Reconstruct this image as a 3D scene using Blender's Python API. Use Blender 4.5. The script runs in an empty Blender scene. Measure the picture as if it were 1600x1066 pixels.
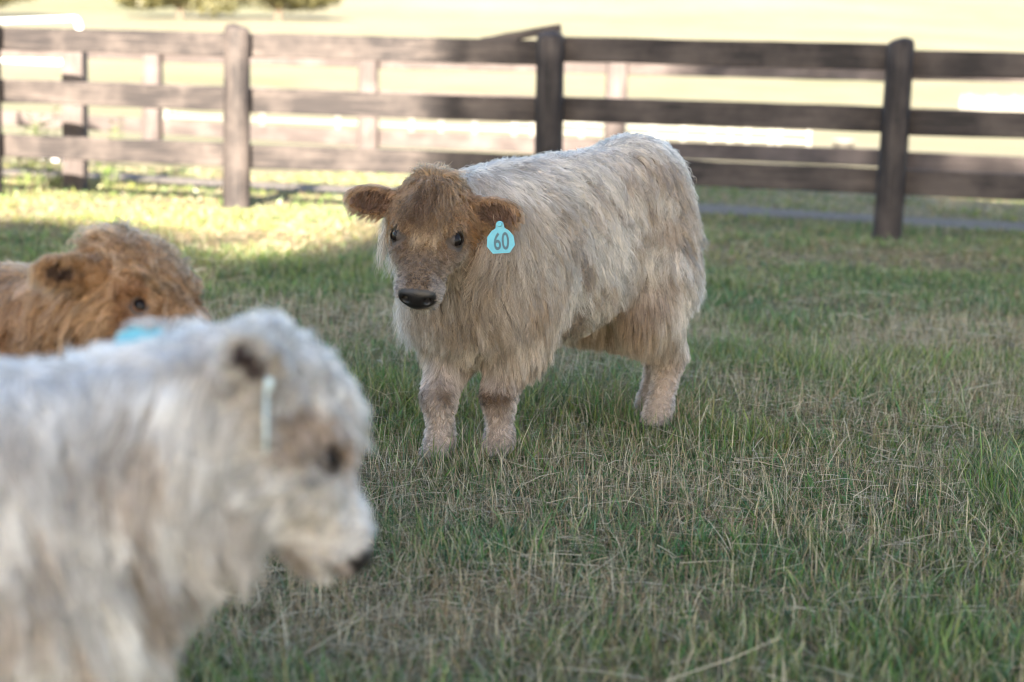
import bpy, bmesh, math, random
import numpy as np
from mathutils import Vector, Matrix, kdtree

random.seed(7)
rng = np.random.default_rng(11)
scene = bpy.context.scene
COL = scene.collection

# ------------------------------------------------------------------ camera
cam_data = bpy.data.cameras.new('camera')
cam_data.lens = 60.0
cam_data.sensor_width = 36.0
cam_data.clip_start = 0.05
cam_data.clip_end = 2000.0
cam_data.dof.use_dof = True
cam_data.dof.focus_distance = 4.34
cam_data.dof.aperture_fstop = 2.45
cam = bpy.data.objects.new('camera', cam_data)
COL.objects.link(cam)
PITCH, ROLL = math.radians(8.6), math.radians(1.7)
cam.matrix_world = (Matrix.Translation((0, 0, 1.0)) @ Matrix.Rotation(math.radians(90) - PITCH, 4, 'X')
                    @ Matrix.Rotation(ROLL, 4, 'Z'))
scene.camera = cam

# ------------------------------------------------------------------ sky and sun
SUN_EL = math.radians(23.0)
to_sun = Vector((-0.10, -1.0, 0.0)).normalized() * math.cos(SUN_EL) + Vector((0, 0, math.sin(SUN_EL)))
world = bpy.data.worlds.new('World')
scene.world = world
world.use_nodes = True
wn = world.node_tree.nodes
sky = wn.new('ShaderNodeTexSky')
sky.sky_type = 'NISHITA'
sky.sun_disc = False
sky.sun_elevation = SUN_EL
sky.sun_rotation = math.atan2(to_sun.x, to_sun.y)
sky.altitude = 200
sky.dust_density = 1.3
sky.ozone_density = 0.5
wn['Background'].inputs['Strength'].default_value = 0.06
world.node_tree.links.new(sky.outputs[0], wn['Background'].inputs[0])
sun_data = bpy.data.lights.new('sun', 'SUN')
sun_data.energy = 5.0
sun_data.angle = math.radians(0.6)
sun_data.color = (1.0, 0.89, 0.74)
sun = bpy.data.objects.new('sun', sun_data)
sun.rotation_euler = to_sun.to_track_quat('Z', 'Y').to_euler()
COL.objects.link(sun)

# ------------------------------------------------------------------ exposure and render
scene.view_settings.view_transform = 'Standard'
scene.view_settings.look = 'None'
scene.view_settings.gamma = 1.0
scene.view_settings.use_curve_mapping = False
scene.view_settings.exposure = 3.18
scene.render.engine = 'CYCLES'
scene.cycles.use_denoising = True
scene.cycles.max_bounces = 10
scene.cycles.diffuse_bounces = 5
scene.cycles.glossy_bounces = 4
scene.cycles.transmission_bounces = 8
scene.cycles.use_adaptive_sampling = True
scene.cycles.adaptive_threshold = 0.006
scene.cycles.filter_width = 1.15

# ------------------------------------------------------------------ helpers
def lin(*c):
    return tuple(c)

def mix(a, b, t):
    t = np.clip(t, 0, 1)[..., None]
    return a * (1 - t) + b * t

def sstep(a, b, x):
    t = np.clip((x - a) / (b - a), 0, 1)
    return t * t * (3 - 2 * t)

def norm(v):
    return v / np.maximum(np.linalg.norm(v, axis=-1, keepdims=True), 1e-9)

_H = np.random.default_rng(5).random(4096).astype(np.float32)
def vnoise(p):
    """smooth value noise in 0..1, p is (n, 3)"""
    p = np.asarray(p, np.float64)
    i = np.floor(p).astype(np.int64)
    f = p - i
    f = f * f * (3 - 2 * f)
    out = np.zeros(len(p))
    for dx in (0, 1):
        for dy in (0, 1):
            for dz in (0, 1):
                h = ((i[:, 0] + dx) * 73856093) ^ ((i[:, 1] + dy) * 19349663) ^ ((i[:, 2] + dz) * 83492791)
                w = (f[:, 0] if dx else 1 - f[:, 0]) * (f[:, 1] if dy else 1 - f[:, 1]) * (f[:, 2] if dz else 1 - f[:, 2])
                out += w * _H[h & 4095]
    return out

def fnoise(p, octaves=3):
    s, a, t = 0, 1, 0
    for k in range(octaves):
        s = s + a * vnoise(np.asarray(p) * 2 ** k + 17.3 * k)
        t += a
        a *= 0.5
    return s / t

def empty(name, loc=(0, 0, 0), rz=0.0, label=None, cat=None, group=None):
    o = bpy.data.objects.new(name, None)
    o.empty_display_size = 0.1
    o.location = loc
    o.rotation_euler = (0, 0, rz)
    COL.objects.link(o)
    tag(o, label, cat, group)
    return o

def tag(o, label=None, cat=None, group=None, kind=None):
    if label: o['label'] = label
    if cat: o['category'] = cat
    if group: o['group'] = group
    if kind: o['kind'] = kind
    return o

def mesh_obj(name, verts, faces, mat=None, parent=None, smooth=False):
    me = bpy.data.meshes.new(name)
    me.from_pydata([tuple(v) for v in verts], [], [tuple(f) for f in faces])
    if smooth:
        me.polygons.foreach_set('use_smooth', [True] * len(me.polygons))
    if mat: me.materials.append(mat)
    o = bpy.data.objects.new(name, me)
    COL.objects.link(o)
    if parent: o.parent = parent
    return o

def np_mesh(name, V, quads=None, tris=None, mat=None, parent=None, smooth=True, color=None):
    me = bpy.data.meshes.new(name)
    nq = 0 if quads is None else len(quads)
    nt = 0 if tris is None else len(tris)
    me.vertices.add(len(V))
    me.vertices.foreach_set('co', np.ascontiguousarray(V, np.float32).ravel())
    loops = []
    if nq: loops.append(np.asarray(quads).ravel())
    if nt: loops.append(np.asarray(tris).ravel())
    loops = np.concatenate(loops).astype(np.int32)
    me.loops.add(len(loops))
    me.loops.foreach_set('vertex_index', loops)
    me.polygons.add(nq + nt)
    starts = np.concatenate([np.arange(nq) * 4, nq * 4 + np.arange(nt) * 3]).astype(np.int32)
    me.polygons.foreach_set('loop_start', starts)
    me.polygons.foreach_set('use_smooth', np.full(nq + nt, smooth))
    me.update(calc_edges=True)
    if color is not None:
        a = me.attributes.new('tint', 'FLOAT_COLOR', 'POINT')
        c = np.ones((len(V), 4), np.float32)
        c[:, :3] = color
        a.data.foreach_set('color', c.ravel())
    if mat: me.materials.append(mat)
    o = bpy.data.objects.new(name, me)
    COL.objects.link(o)
    if parent: o.parent = parent
    return o

# ------------------------------------------------------------------ materials
def new_mat(name):
    m = bpy.data.materials.new(name)
    m.use_nodes = True
    nt = m.node_tree
    b = nt.nodes['Principled BSDF']
    return m, nt, b

def ramp(nt, fac, stops):
    r = nt.nodes.new('ShaderNodeValToRGB')
    els = r.color_ramp.elements
    while len(els) < len(stops): els.new(0.5)
    for e, (p, c) in zip(els, stops):
        e.position = p
        e.color = (*c, 1)
    nt.links.new(fac, r.inputs[0])
    return r.outputs[0]

def noise_node(nt, scale, detail=4, rough=0.6, vec=None, dist=0.0):
    n = nt.nodes.new('ShaderNodeTexNoise')
    n.inputs['Scale'].default_value = scale
    n.inputs['Detail'].default_value = detail
    n.inputs['Roughness'].default_value = rough
    n.inputs['Distortion'].default_value = dist
    if vec is None:
        tc = nt.nodes.new('ShaderNodeTexCoord')
        vec = tc.outputs['Object']
    nt.links.new(vec, n.inputs['Vector'])
    return n.outputs['Fac']

def mixc(nt, fac, a, b, mode='MIX'):
    m = nt.nodes.new('ShaderNodeMix')
    m.data_type = 'RGBA'
    m.blend_type = mode
    for s, v in ((m.inputs[0], fac), (m.inputs[6], a), (m.inputs[7], b)):
        if hasattr(v, 'node'): nt.links.new(v, s)
        elif isinstance(v, (int, float)): s.default_value = v
        else: s.default_value = (*v, 1)
    return m.outputs[2]

def bump(nt, b, height, strength=0.4, dist=0.01):
    n = nt.nodes.new('ShaderNodeBump')
    n.inputs['Strength'].default_value = strength
    n.inputs['Distance'].default_value = dist
    nt.links.new(height, n.inputs['Height'])
    nt.links.new(n.outputs[0], b.inputs['Normal'])

def simple_mat(name, c1, c2, scale=8, rough=0.7, bstr=0.2, bdist=0.005):
    m, nt, b = new_mat(name)
    f = noise_node(nt, scale, 5)
    nt.links.new(ramp(nt, f, [(0.3, c1), (0.7, c2)]), b.inputs['Base Color'])
    b.inputs['Roughness'].default_value = rough
    bump(nt, b, f, bstr, bdist)
    return m

def wood_mat(name, dark, mid, light):
    """stained board: grain stretched along the piece, faded patches, knots"""
    m, nt, b = new_mat(name)
    tc = nt.nodes.new('ShaderNodeTexCoord')
    oi = nt.nodes.new('ShaderNodeObjectInfo')
    mp = nt.nodes.new('ShaderNodeMapping')
    mp.inputs['Scale'].default_value = (1.2, 22, 22)
    add = nt.nodes.new('ShaderNodeVectorMath'); add.operation = 'ADD'
    sc = nt.nodes.new('ShaderNodeVectorMath'); sc.operation = 'SCALE'
    sc.inputs[0].default_value = (31, 17, 23)
    nt.links.new(oi.outputs['Random'], sc.inputs['Scale'])
    nt.links.new(tc.outputs['Object'], add.inputs[0])
    nt.links.new(sc.outputs[0], add.inputs[1])
    nt.links.new(add.outputs[0], mp.inputs['Vector'])
    g = noise_node(nt, 2.0, 6, 0.65, mp.outputs[0], 0.4)
    w = noise_node(nt, 2.3, 4, 0.6, add.outputs[0])
    c = ramp(nt, g, [(0.28, dark), (0.52, mid), (0.78, light)])
    c2 = mixc(nt, ramp(nt, w, [(0.45, (0, 0, 0)), (0.66, (1, 1, 1))]), c, tuple(1.5 * v for v in light))
    m2 = mixc(nt, 0.4, c, c2)
    nt.links.new(m2, b.inputs['Base Color'])
    b.inputs['Roughness'].default_value = 0.75
    b.inputs['Specular IOR Level'].default_value = 0.3
    bump(nt, b, g, 0.5, 0.004)
    return m

M = {}
M['fence'] = wood_mat('dark_stained_wood', lin(.009, .0075, .0085), lin(.022, .018, .0178), lin(.084, .068, .060))
M['fence_far'] = wood_mat('faded_stained_wood', lin(.035, .028, .027), lin(.062, .050, .047), lin(.11, .09, .083))
M['worn_white'] = simple_mat('worn_white_paint', (.16, .15, .13), (.24, .225, .20), 9, 0.7, 0.1)
M['white_paint'] = simple_mat('white_paint', (.72, .72, .70), (.82, .82, .80), 6, 0.45, 0.05)
M['trunk'] = simple_mat('bark', (.07, .05, .035), (.14, .105, .08), 14, 0.9, 0.8, 0.03)
M['gravel'] = None

def leaf_mat(name, c1, c2, trans=0.35):
    m = bpy.data.materials.new(name); m.use_nodes = True
    nt = m.node_tree; nt.nodes.clear()
    out = nt.nodes.new('ShaderNodeOutputMaterial')
    at = nt.nodes.new('ShaderNodeAttribute'); at.attribute_name = 'tint'
    d = nt.nodes.new('ShaderNodeBsdfDiffuse'); t = nt.nodes.new('ShaderNodeBsdfTranslucent')
    g = nt.nodes.new('ShaderNodeBsdfGlossy'); g.inputs['Roughness'].default_value = 0.45
    mx = nt.nodes.new('ShaderNodeMixShader'); mx.inputs[0].default_value = trans
    mg = nt.nodes.new('ShaderNodeMixShader'); mg.inputs[0].default_value = 0.035
    nt.links.new(at.outputs['Color'], d.inputs[0]); nt.links.new(at.outputs['Color'], t.inputs[0])
    nt.links.new(d.outputs[0], mx.inputs[1]); nt.links.new(t.outputs[0], mx.inputs[2])
    nt.links.new(mx.outputs[0], mg.inputs[1]); nt.links.new(g.outputs[0], mg.inputs[2])
    nt.links.new(mg.outputs[0], out.inputs[0])
    return m
M['leaf'] = leaf_mat('leaf', None, None)
M['blade'] = leaf_mat('grass_blade', None, None, 0.3)

def hair_mat(name):
    m = bpy.data.materials.new(name); m.use_nodes = True
    nt = m.node_tree; nt.nodes.clear()
    out = nt.nodes.new('ShaderNodeOutputMaterial')
    at = nt.nodes.new('ShaderNodeAttribute'); at.attribute_name = 'tint'
    h = nt.nodes.new('ShaderNodeBsdfHairPrincipled')
    h.parametrization = 'COLOR'
    h.inputs['Roughness'].default_value = 0.42
    h.inputs['Radial Roughness'].default_value = 0.6
    h.inputs['Coat'].default_value = 0.0
    h.inputs['Random Roughness'].default_value = 0.2
    nt.links.new(at.outputs['Color'], h.inputs['Color'])
    d = nt.nodes.new('ShaderNodeBsdfDiffuse')
    nt.links.new(at.outputs['Color'], d.inputs[0])
    mx = nt.nodes.new('ShaderNodeMixShader'); mx.inputs[0].default_value = 0.45
    nt.links.new(h.outputs[0], mx.inputs[1]); nt.links.new(d.outputs[0], mx.inputs[2])
    nt.links.new(mx.outputs[0], out.inputs[0])
    return m
M['hair'] = hair_mat('fur')

def skin_mat():
    m, nt, b = new_mat('hide')
    at = nt.nodes.new('ShaderNodeAttribute'); at.attribute_name = 'tint'
    n = noise_node(nt, 160, 3)
    c = mixc(nt, n, at.outputs['Color'], (0.5, 0.5, 0.5), 'MULTIPLY')
    nt.links.new(mixc(nt, 0.5, at.outputs['Color'], c), b.inputs['Base Color'])
    sp = nt.nodes.new('ShaderNodeSeparateColor')
    nt.links.new(at.outputs['Color'], sp.inputs[0])
    r = nt.nodes.new('ShaderNodeMapRange')       # only the black leather of nose and lids is moist
    r.inputs['From Min'].default_value = 0.02; r.inputs['From Max'].default_value = 0.06
    r.inputs['To Min'].default_value = 0.42; r.inputs['To Max'].default_value = 0.85
    nt.links.new(sp.outputs[0], r.inputs['Value'])
    nt.links.new(r.outputs[0], b.inputs['Roughness'])
    bump(nt, b, noise_node(nt, 420, 2), 0.35, 0.0015)
    return m
M['skin'] = skin_mat()

m, nt, b = new_mat('eyeball')
b.inputs['Base Color'].default_value = (.010, .007, .006, 1)
b.inputs['Roughness'].default_value = 0.16
b.inputs['Specular IOR Level'].default_value = 0.18
M['eye'] = m
m, nt, b = new_mat('tag_plastic')
nt.links.new(ramp(nt, noise_node(nt, 60, 4), [(0.3, (.05, .30, .39)), (0.75, (.065, .36, .45))]), b.inputs['Base Color'])
b.inputs['Roughness'].default_value = 0.4
b.inputs['Subsurface Weight'].default_value = 0.15
M['tag'] = m
M['tag_pale'] = simple_mat('pale_plastic', (.42, .55, .58), (.5, .62, .65), 50, 0.4, 0.02)
M['tag_ink'] = simple_mat('grey_ink', (.035, .085, .11), (.05, .11, .14), 90, 0.6, 0.0)
M['lid_cream'] = simple_mat('dark_eyelid', (.030, .022, .018), (.06, .045, .036), 220, .55, .3)
M['lid_ginger'] = simple_mat('ginger_eyelid', (.11, .05, .025), (.19, .09, .045), 220, .6, .3)
M['lid_pale'] = simple_mat('grey_eyelid', (.06, .056, .056), (.11, .10, .10), 220, .6, .3)
M['hoof'] = simple_mat('hoof_horn', (.03, .024, .02), (.07, .055, .045), 40, 0.5, 0.3)

# ------------------------------------------------------------------ terrain
def terrain(x, y):
    x = np.asarray(x, float); y = np.asarray(y, float)
    hill = np.maximum(y - 34, 0)
    h = 0.088 * hill * hill / (hill + 12)
    h = h + np.where(y > 22, (y - 22).clip(0, 60) * 0.004 * (np.sin(x * .06 + 1) + np.sin(y * .11)), 0)
    P = np.stack([x.ravel() * 0.9, y.ravel() * 0.9, 0 * x.ravel()], 1)
    n = (fnoise(P, 3).reshape(x.shape) - 0.5) * 0.05
    near = np.clip(1 - (y - 9) / 5, 0.15, 1)
    return h + n * near

def axis(lo, hi, fine_lo, fine_hi, step, grow=1.18):
    a = list(np.arange(fine_lo, fine_hi, step))
    s, v = step, a[-1]
    while v < hi:
        s *= grow; v += s; a.append(v)
    s, v = step, a[0]
    while v > lo:
        s *= grow; v -= s; a.insert(0, v)
    return np.array(a)

gx = axis(-420, 420, -9, 9, 0.16)
gy = axis(-60, 620, 0.5, 20, 0.16)
GX, GY = np.meshgrid(gx, gy, indexing='ij')
GZ = terrain(GX, GY)
V = np.stack([GX, GY, GZ], -1).reshape(-1, 3)
idx = np.arange(len(V)).reshape(len(gx), len(gy))
Q = np.stack([idx[:-1, :-1], idx[1:, :-1], idx[1:, 1:], idx[:-1, 1:]], -1).reshape(-1, 4)

# the two fence lines (near one, far one); y of the line at x
P0, DV = np.array([-2.118, 12.953]), np.array([2.3455, -0.5705])
def near_y(x): return P0[1] + (x - P0[0]) * DV[1] / DV[0]
Q0, QV = np.array([-4.06, 19.05]), np.array([2.50, -1.13])
def far_y(x): return Q0[1] + (x - Q0[0]) * QV[1] / QV[0]
def lane_y(x): return 15.05 - 0.375 * (x + 0.6) + 0.04 * np.sin(x * 1.3)

m, nt, b = new_mat('pasture')
tc = nt.nodes.new('ShaderNodeTexCoord')
pos = tc.outputs['Object']
n1 = noise_node(nt, 0.55, 5, 0.6, pos)
n2 = noise_node(nt, 14, 5, 0.7, pos)
n3 = noise_node(nt, 0.045, 4, 0.55, pos)
near_c = ramp(nt, n2, [(0.25, (.05, .044, .024)), (0.5, (.11, .095, .052)), (0.75, (.20, .165, .10))])
far_c = ramp(nt, n3, [(0.3, (.112, .112, .066)), (0.5, (.168, .153, .106)), (0.72, (.215, .185, .140))])
far_c = mixc(nt, 0.25, far_c, ramp(nt, n1, [(0.3, (.095, .115, .045)), (0.7, (.23, .195, .145))]))
sx = nt.nodes.new('ShaderNodeSeparateXYZ'); nt.links.new(pos, sx.inputs[0])
ma = nt.nodes.new('ShaderNodeMath'); ma.operation = 'MULTIPLY_ADD'       # y + 0.45 x : distance past the far fence
nt.links.new(sx.outputs[0], ma.inputs[0]); ma.inputs[1].default_value = 0.45; nt.links.new(sx.outputs[1], ma.inputs[2])
mr = nt.nodes.new('ShaderNodeMapRange')
mr.inputs['From Min'].default_value = 12.5; mr.inputs['From Max'].default_value = 18.5
nt.links.new(ma.outputs[0], mr.inputs['Value'])
nt.links.new(mixc(nt, mr.outputs[0], near_c, far_c), b.inputs['Base Color'])
b.inputs['Roughness'].default_value = 0.95
b.inputs['Specular IOR Level'].default_value = 0.1
bump(nt, b, n2, 0.6, 0.03)
ground = np_mesh('ground', V, Q, mat=m)
tag(ground, kind='structure')

# lane of pale gravel between the fences
lx = np.linspace(-14, 12, 140)
rows = []
for k, o in enumerate((-0.5, -0.25, 0.0, 0.25, 0.5)):
    yy = lane_y(lx) + o * (1 + 0.25 * np.sin(lx * 2.1 + k))
    rows.append(np.stack([lx, yy, terrain(lx, yy) + 0.012 + 0.012 * math.cos(o * 4)], -1))
R = np.stack(rows)
idx = np.arange(R.shape[0] * R.shape[1]).reshape(R.shape[:2])
Q = np.stack([idx[:-1, :-1], idx[:-1, 1:], idx[1:, 1:], idx[1:, :-1]], -1).reshape(-1, 4)
lane = np_mesh('lane', R.reshape(-1, 3), Q, mat=simple_mat('gravel', (.085, .072, .060), (.19, .16, .135), 30, 0.95, 0.9, 0.03))
tag(lane, kind='structure')

# ------------------------------------------------------------------ grass
def blades(xy, h, w, az, lean, face, col, tipcol, seg=2, z0=None, curl=None, taper=0.7):
    """ribbons: returns verts, quads, tris, colours"""
    n = len(xy)
    base = np.empty((n, 3)); base[:, :2] = xy
    base[:, 2] = (terrain(xy[:, 0], xy[:, 1]) if z0 is None else z0) - 0.004
    d = np.stack([np.cos(az), np.sin(az), 0 * az], -1)
    s = np.stack([np.cos(face), np.sin(face), 0 * face], -1) * (w * 0.5)[:, None]
    ts = np.linspace(0, 1, seg + 1)
    vs, cs = [], []
    up = np.sqrt(np.maximum(1 - np.minimum(lean, .98) ** 2, 0.02))
    cu = 0.0 if curl is None else curl
    for t in ts:
        c = base + d * (h * lean * (t ** 1.6))[:, None]
        c[:, 2] += h * up * t - cu * h * t * t
        k = (1 - (1 - 0.15) * t ** 2) if t < 1 else 0
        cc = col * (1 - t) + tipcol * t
        if t < 1:
            vs += [c - s * k, c + s * k]; cs += [cc, cc]
        else:
            vs += [c]; cs += [cc]
    nv = 2 * seg + 1
    Vv = np.stack(vs, 1).reshape(-1, 3); Cc = np.stack(cs, 1).reshape(-1, 3)
    o = (np.arange(n) * nv)[:, None]
    qs = [o + np.array([[2 * k, 2 * k + 1, 2 * k + 3, 2 * k + 2]]) for k in range(seg - 1)]
    qd = np.stack(qs, 1).reshape(-1, 4) if qs else np.zeros((0, 4), int)
    tr = o + np.array([[2 * seg - 2, 2 * seg - 1, 2 * seg]])
    return Vv, qd, tr, Cc

def join(parts):
    Vs, Qs, Ts, Cs, off = [], [], [], [], 0
    for v, q, t, c in parts:
        Vs.append(v); Qs.append(q + off); Ts.append(t + off); Cs.append(c); off += len(v)
    return np.concatenate(Vs), np.concatenate(Qs), np.concatenate(Ts), np.concatenate(Cs)

def wedge(n, y0, y1, side=1.0, k=0.335):
    """random points in the view wedge between depths y0 and y1 (with a margin at the sides)"""
    y = rng.uniform(y0, y1, int(n * 3))
    hw = lambda q: q * k + side
    keep = rng.random(len(y)) < hw(y) / hw(y1)
    y = y[keep][:n]
    x = rng.uniform(-1, 1, len(y)) * hw(y)
    return np.stack([x, y], -1)

GREEN = 1.13 * np.array([(.100, .188, .042), (.148, .212, .050), (.070, .162, .050), (.190, .225, .066), (.108, .180, .084)])
STRAW = np.array([(.42, .345, .215), (.50, .43, .29), (.34, .265, .155), (.54, .48, .35), (.30, .205, .12)])

def dryness(xy):
    P = np.stack([xy[:, 0] * 1.15 + 3.1, xy[:, 1] * 0.95, 0 * xy[:, 0]], 1)
    a = fnoise(P, 3)
    b = fnoise(P * 3.3 + 9, 2)
    return np.clip((a * .7 + b * .3 - 0.40) * 4.2, 0, 1)

def grass_field(n, y0, y1, hm, wm, seg, side=1.0, extra_dry=0.0):
    xy = wedge(n, y0, y1, side)
    xy = xy[abs(xy[:, 1] - lane_y(xy[:, 0])) > .50 + .12 * (vnoise(np.stack([xy[:, 0] * 3, xy[:, 1] * 3, 0 * xy[:, 0]], 1)) - .3)]   # none on the lane
    n = len(xy)
    # tufts: pull blades towards tuft centres
    cell = np.round(xy / 0.085)
    jit = np.stack([vnoise(np.stack([cell[:, 0] * 1.7, cell[:, 1] * 1.7, 0 * cell[:, 0] + 3], 1)),
                    vnoise(np.stack([cell[:, 0] * 1.7, cell[:, 1] * 1.7, 0 * cell[:, 0] + 8], 1))], 1) - .5
    ctr = (cell + jit) * 0.085
    pull = rng.random(n) < 0.5
    xy = np.where(pull[:, None], xy + (ctr - xy) * rng.uniform(.3, .75, (n, 1)), xy)
    dry = dryness(xy)
    isdry = rng.random(n) < (0.15 + 0.50 * dry + extra_dry)
    P3 = np.stack([xy[:, 0] * 2.3, xy[:, 1] * 2.3, 0 * xy[:, 0] + 5], 1)
    hh = hm * 0.98 * (0.45 + 0.8 * vnoise(P3)) * rng.gamma(6, 1 / 6., n) * np.where(isdry, 0.85, 1.0) * (1 - .28 * dry)
    w = wm * rng.uniform(.6, 1.3, n) * np.where(isdry, 0.72, 1.0)
    lean = np.clip(rng.normal(.52, .26, n) + np.where(isdry, .16, 0) + .18 * dry, 0.02, .97)
    az = rng.uniform(0, 2 * np.pi, n)
    g = GREEN[rng.integers(0, len(GREEN), n)] * rng.uniform(.45, 1.5, (n, 1))
    yl = fnoise(np.stack([xy[:, 0] * .8, xy[:, 1] * .8, 0 * xy[:, 0] + 21], 1), 2)[:, None]
    g = g * (1 + (yl - .5) * np.array([[.9, .3, -.2]]))
    s = STRAW[rng.integers(0, len(STRAW), n)] * rng.uniform(.5, 1.35, (n, 1))
    c = np.where(isdry[:, None], s, g)
    tipdry = rng.random((n, 1)) < 0.35
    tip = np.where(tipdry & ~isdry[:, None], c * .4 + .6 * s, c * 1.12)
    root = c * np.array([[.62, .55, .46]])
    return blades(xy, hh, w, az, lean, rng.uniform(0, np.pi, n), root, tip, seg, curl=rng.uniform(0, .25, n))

parts = [grass_field(150000, 2.2, 4.3, 0.076, 0.0040, 3, 0.7),
         grass_field(170000, 4.3, 6.6, 0.080, 0.0046, 2, 0.8),
         grass_field(130000, 6.6, 9.6, 0.070, 0.0065, 2, 0.9),
         grass_field(90000, 9.6, 13.2, 0.055, 0.0095, 2, 1.0, 0.22),
         grass_field(50000, 13.2, 18.0, 0.05, 0.014, 2, 1.0, 0.25)]
def stubble(n, y0, y1, side):
    xy = wedge(n, y0, y1, side)
    xy = xy[rng.random(len(xy)) < .25 + .75 * dryness(xy)]
    n = len(xy)
    c = STRAW[rng.integers(0, len(STRAW), n)] * rng.uniform(.75, 1.4, (n, 1))
    return blades(xy, rng.gamma(9, .0085, n), rng.uniform(.0014, .0026, n), rng.uniform(0, 6.28, n), np.clip(rng.normal(.3, .2, n), 0, .9),
                  rng.uniform(0, 3.14, n), c * .75, c * 1.1, 2)
def broad_leaves(n, y0, y1):
    xy = wedge(n, y0, y1, .6)
    xy = xy[fnoise(np.stack([xy[:, 0] * 1.7, xy[:, 1] * 1.7, 0 * xy[:, 0] + 31], 1), 2) > .52]
    n = len(xy)
    c = np.array((.075, .17, .045)) * rng.uniform(.6, 1.5, (n, 1)) * np.array([[1, 1, 1]]) + rng.uniform(0, .03, (n, 1)) * np.array([[1, .3, .6]])
    return blades(xy, rng.gamma(8, .0062, n), rng.uniform(.007, .015, n), rng.uniform(0, 6.28, n), np.clip(rng.normal(.65, .2, n), 0, .95),
                  rng.uniform(0, 3.14, n), c * .7, c, 3, curl=rng.uniform(.1, .5, n))
def foot_tufts(feet):
    xy = np.concatenate([np.array(f) + np.stack([np.cos(a), np.sin(a)], -1) * r[:, None]
                         for f in feet for a, r in [(rng.uniform(0, 6.28, 420), rng.uniform(.055, .20, 420))]])
    n = len(xy)
    c = np.where(rng.random((n, 1)) < .3, STRAW[rng.integers(0, len(STRAW), n)], GREEN[rng.integers(0, len(GREEN), n)]) * rng.uniform(.5, 1.3, (n, 1))
    return blades(xy, rng.gamma(12, .0072, n), rng.uniform(.0025, .005, n), rng.uniform(0, 6.28, n), np.clip(rng.normal(.35, .2, n), 0, .9),
                  rng.uniform(0, 3.14, n), c * .6, c, 3, curl=rng.uniform(0, .2, n))
parts += [foot_tufts([(-.035, 4.427), (-.183, 4.383), (.422, 4.884), (.409, 5.021)])]     # longer grass left standing round the calf's feet
parts += [broad_leaves(7000, 2.4, 4.4), broad_leaves(8000, 4.4, 7.5)]
parts += [stubble(17000, 2.4, 4.4, .6), stubble(26000, 4.4, 7.5, .6)]
V, Qd, Tr, Cc = join(parts)
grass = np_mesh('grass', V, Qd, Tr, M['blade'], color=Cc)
tag(grass, 'short mown grass with green and dry blades covering the paddock', 'grass', kind='stuff')

# cut stems and hay lying on the grass
def straw_litter(n, y0, y1, lmin, lmax, w, side):
    xy = wedge(n * 2, y0, y1, side)
    keep = rng.random(len(xy)) < 0.15 + 0.85 * dryness(xy)
    xy = xy[keep][:n]; n = len(xy)
    L = rng.uniform(lmin, lmax, n) * rng.uniform(.5, 1, n)
    az = rng.uniform(0, 2 * np.pi, n)
    el = np.clip(rng.normal(.06, .13, n), -.15, .6)
    d = np.stack([np.cos(az) * np.cos(el), np.sin(az) * np.cos(el), np.sin(el)], -1)
    bend = rng.normal(0, .08, (n, 3)); bend[:, 2] -= .04
    z = terrain(xy[:, 0], xy[:, 1]) + rng.uniform(.012, .05, n)
    p0 = np.stack([xy[:, 0], xy[:, 1], z], -1)
    side_v = norm(np.cross(d, np.array([0, 0, 1.0]))) * .7 + np.array([0, 0, .5]) * rng.choice([-1, 1], (n, 1))
    side_v *= (w * rng.uniform(.6, 1.3, n) * .5)[:, None]
    vs = []
    for t in (0, .5, 1):
        c = p0 + d * (L * t)[:, None] + bend * (L * (t * t - t) * 2)[:, None]
        k = 1 - .5 * t
        vs += [c - side_v * k, c + side_v * k]
    Vv = np.stack(vs, 1).reshape(-1, 3)
    o = (np.arange(n) * 6)[:, None]
    q = np.stack([o + np.array([[0, 1, 3, 2]]), o + np.array([[2, 3, 5, 4]])], 1).reshape(-1, 4)
    c = STRAW[rng.integers(0, len(STRAW), n)] * rng.uniform(.45, 1.05, (n, 1))
    return Vv, q, np.zeros((0, 3), int), np.repeat(c, 6, 0)
V, Qd, Tr, Cc = join([straw_litter(1500, 2.3, 4.4, .05, .26, .0028, .7), straw_litter(14000, 2.3, 4.6, .03, .13, .0017, .7), straw_litter(15000, 4.6, 7.2, .03, .13, .0020, .8), straw_litter(1800, 4.4, 6.8, .05, .22, .0032, .8),
                      straw_litter(1500, 6.8, 11.5, .06, .25, .006, .9)])
litter = np_mesh('hay', V, Qd, None, M['blade'], color=Cc, smooth=False)
tag(litter, 'loose dry hay stems scattered on the paddock grass', 'hay', kind='stuff')

# ------------------------------------------------------------------ fences
def board_mesh(L, H, T, seed, nseg=14):
    r = np.random.default_rng(seed)
    xs = np.linspace(-L / 2, L / 2, nseg + 1)
    wob = np.cumsum(r.normal(0, .0016, nseg + 1)); wob -= np.linspace(wob[0], wob[-1], nseg + 1)
    bow = np.cumsum(r.normal(0, .0020, nseg + 1)); bow -= np.linspace(bow[0], bow[-1], nseg + 1)
    c = 0.006
    prof = [(-T/2 + c, -H/2), (T/2 - c, -H/2), (T/2, -H/2 + c), (T/2, H/2 - c), (T/2 - c, H/2), (-T/2 + c, H/2), (-T/2, H/2 - c), (-T/2, -H/2 + c)]
    vs, fs = [], []
    for i, x in enumerate(xs):
        for (y, z) in prof:
            vs.append((x, y + bow[i], z + wob[i] + r.normal(0, .0012)))
    n = len(prof)
    for i in range(nseg):
        for k in range(n):
            a, b2 = i * n + k, i * n + (k + 1) % n
            fs.append((a, a + n, b2 + n, b2))
    fs.append(tuple(range(n))); fs.append(tuple(reversed(range(nseg * n, nseg * n + n))))
    return vs, fs

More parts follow.
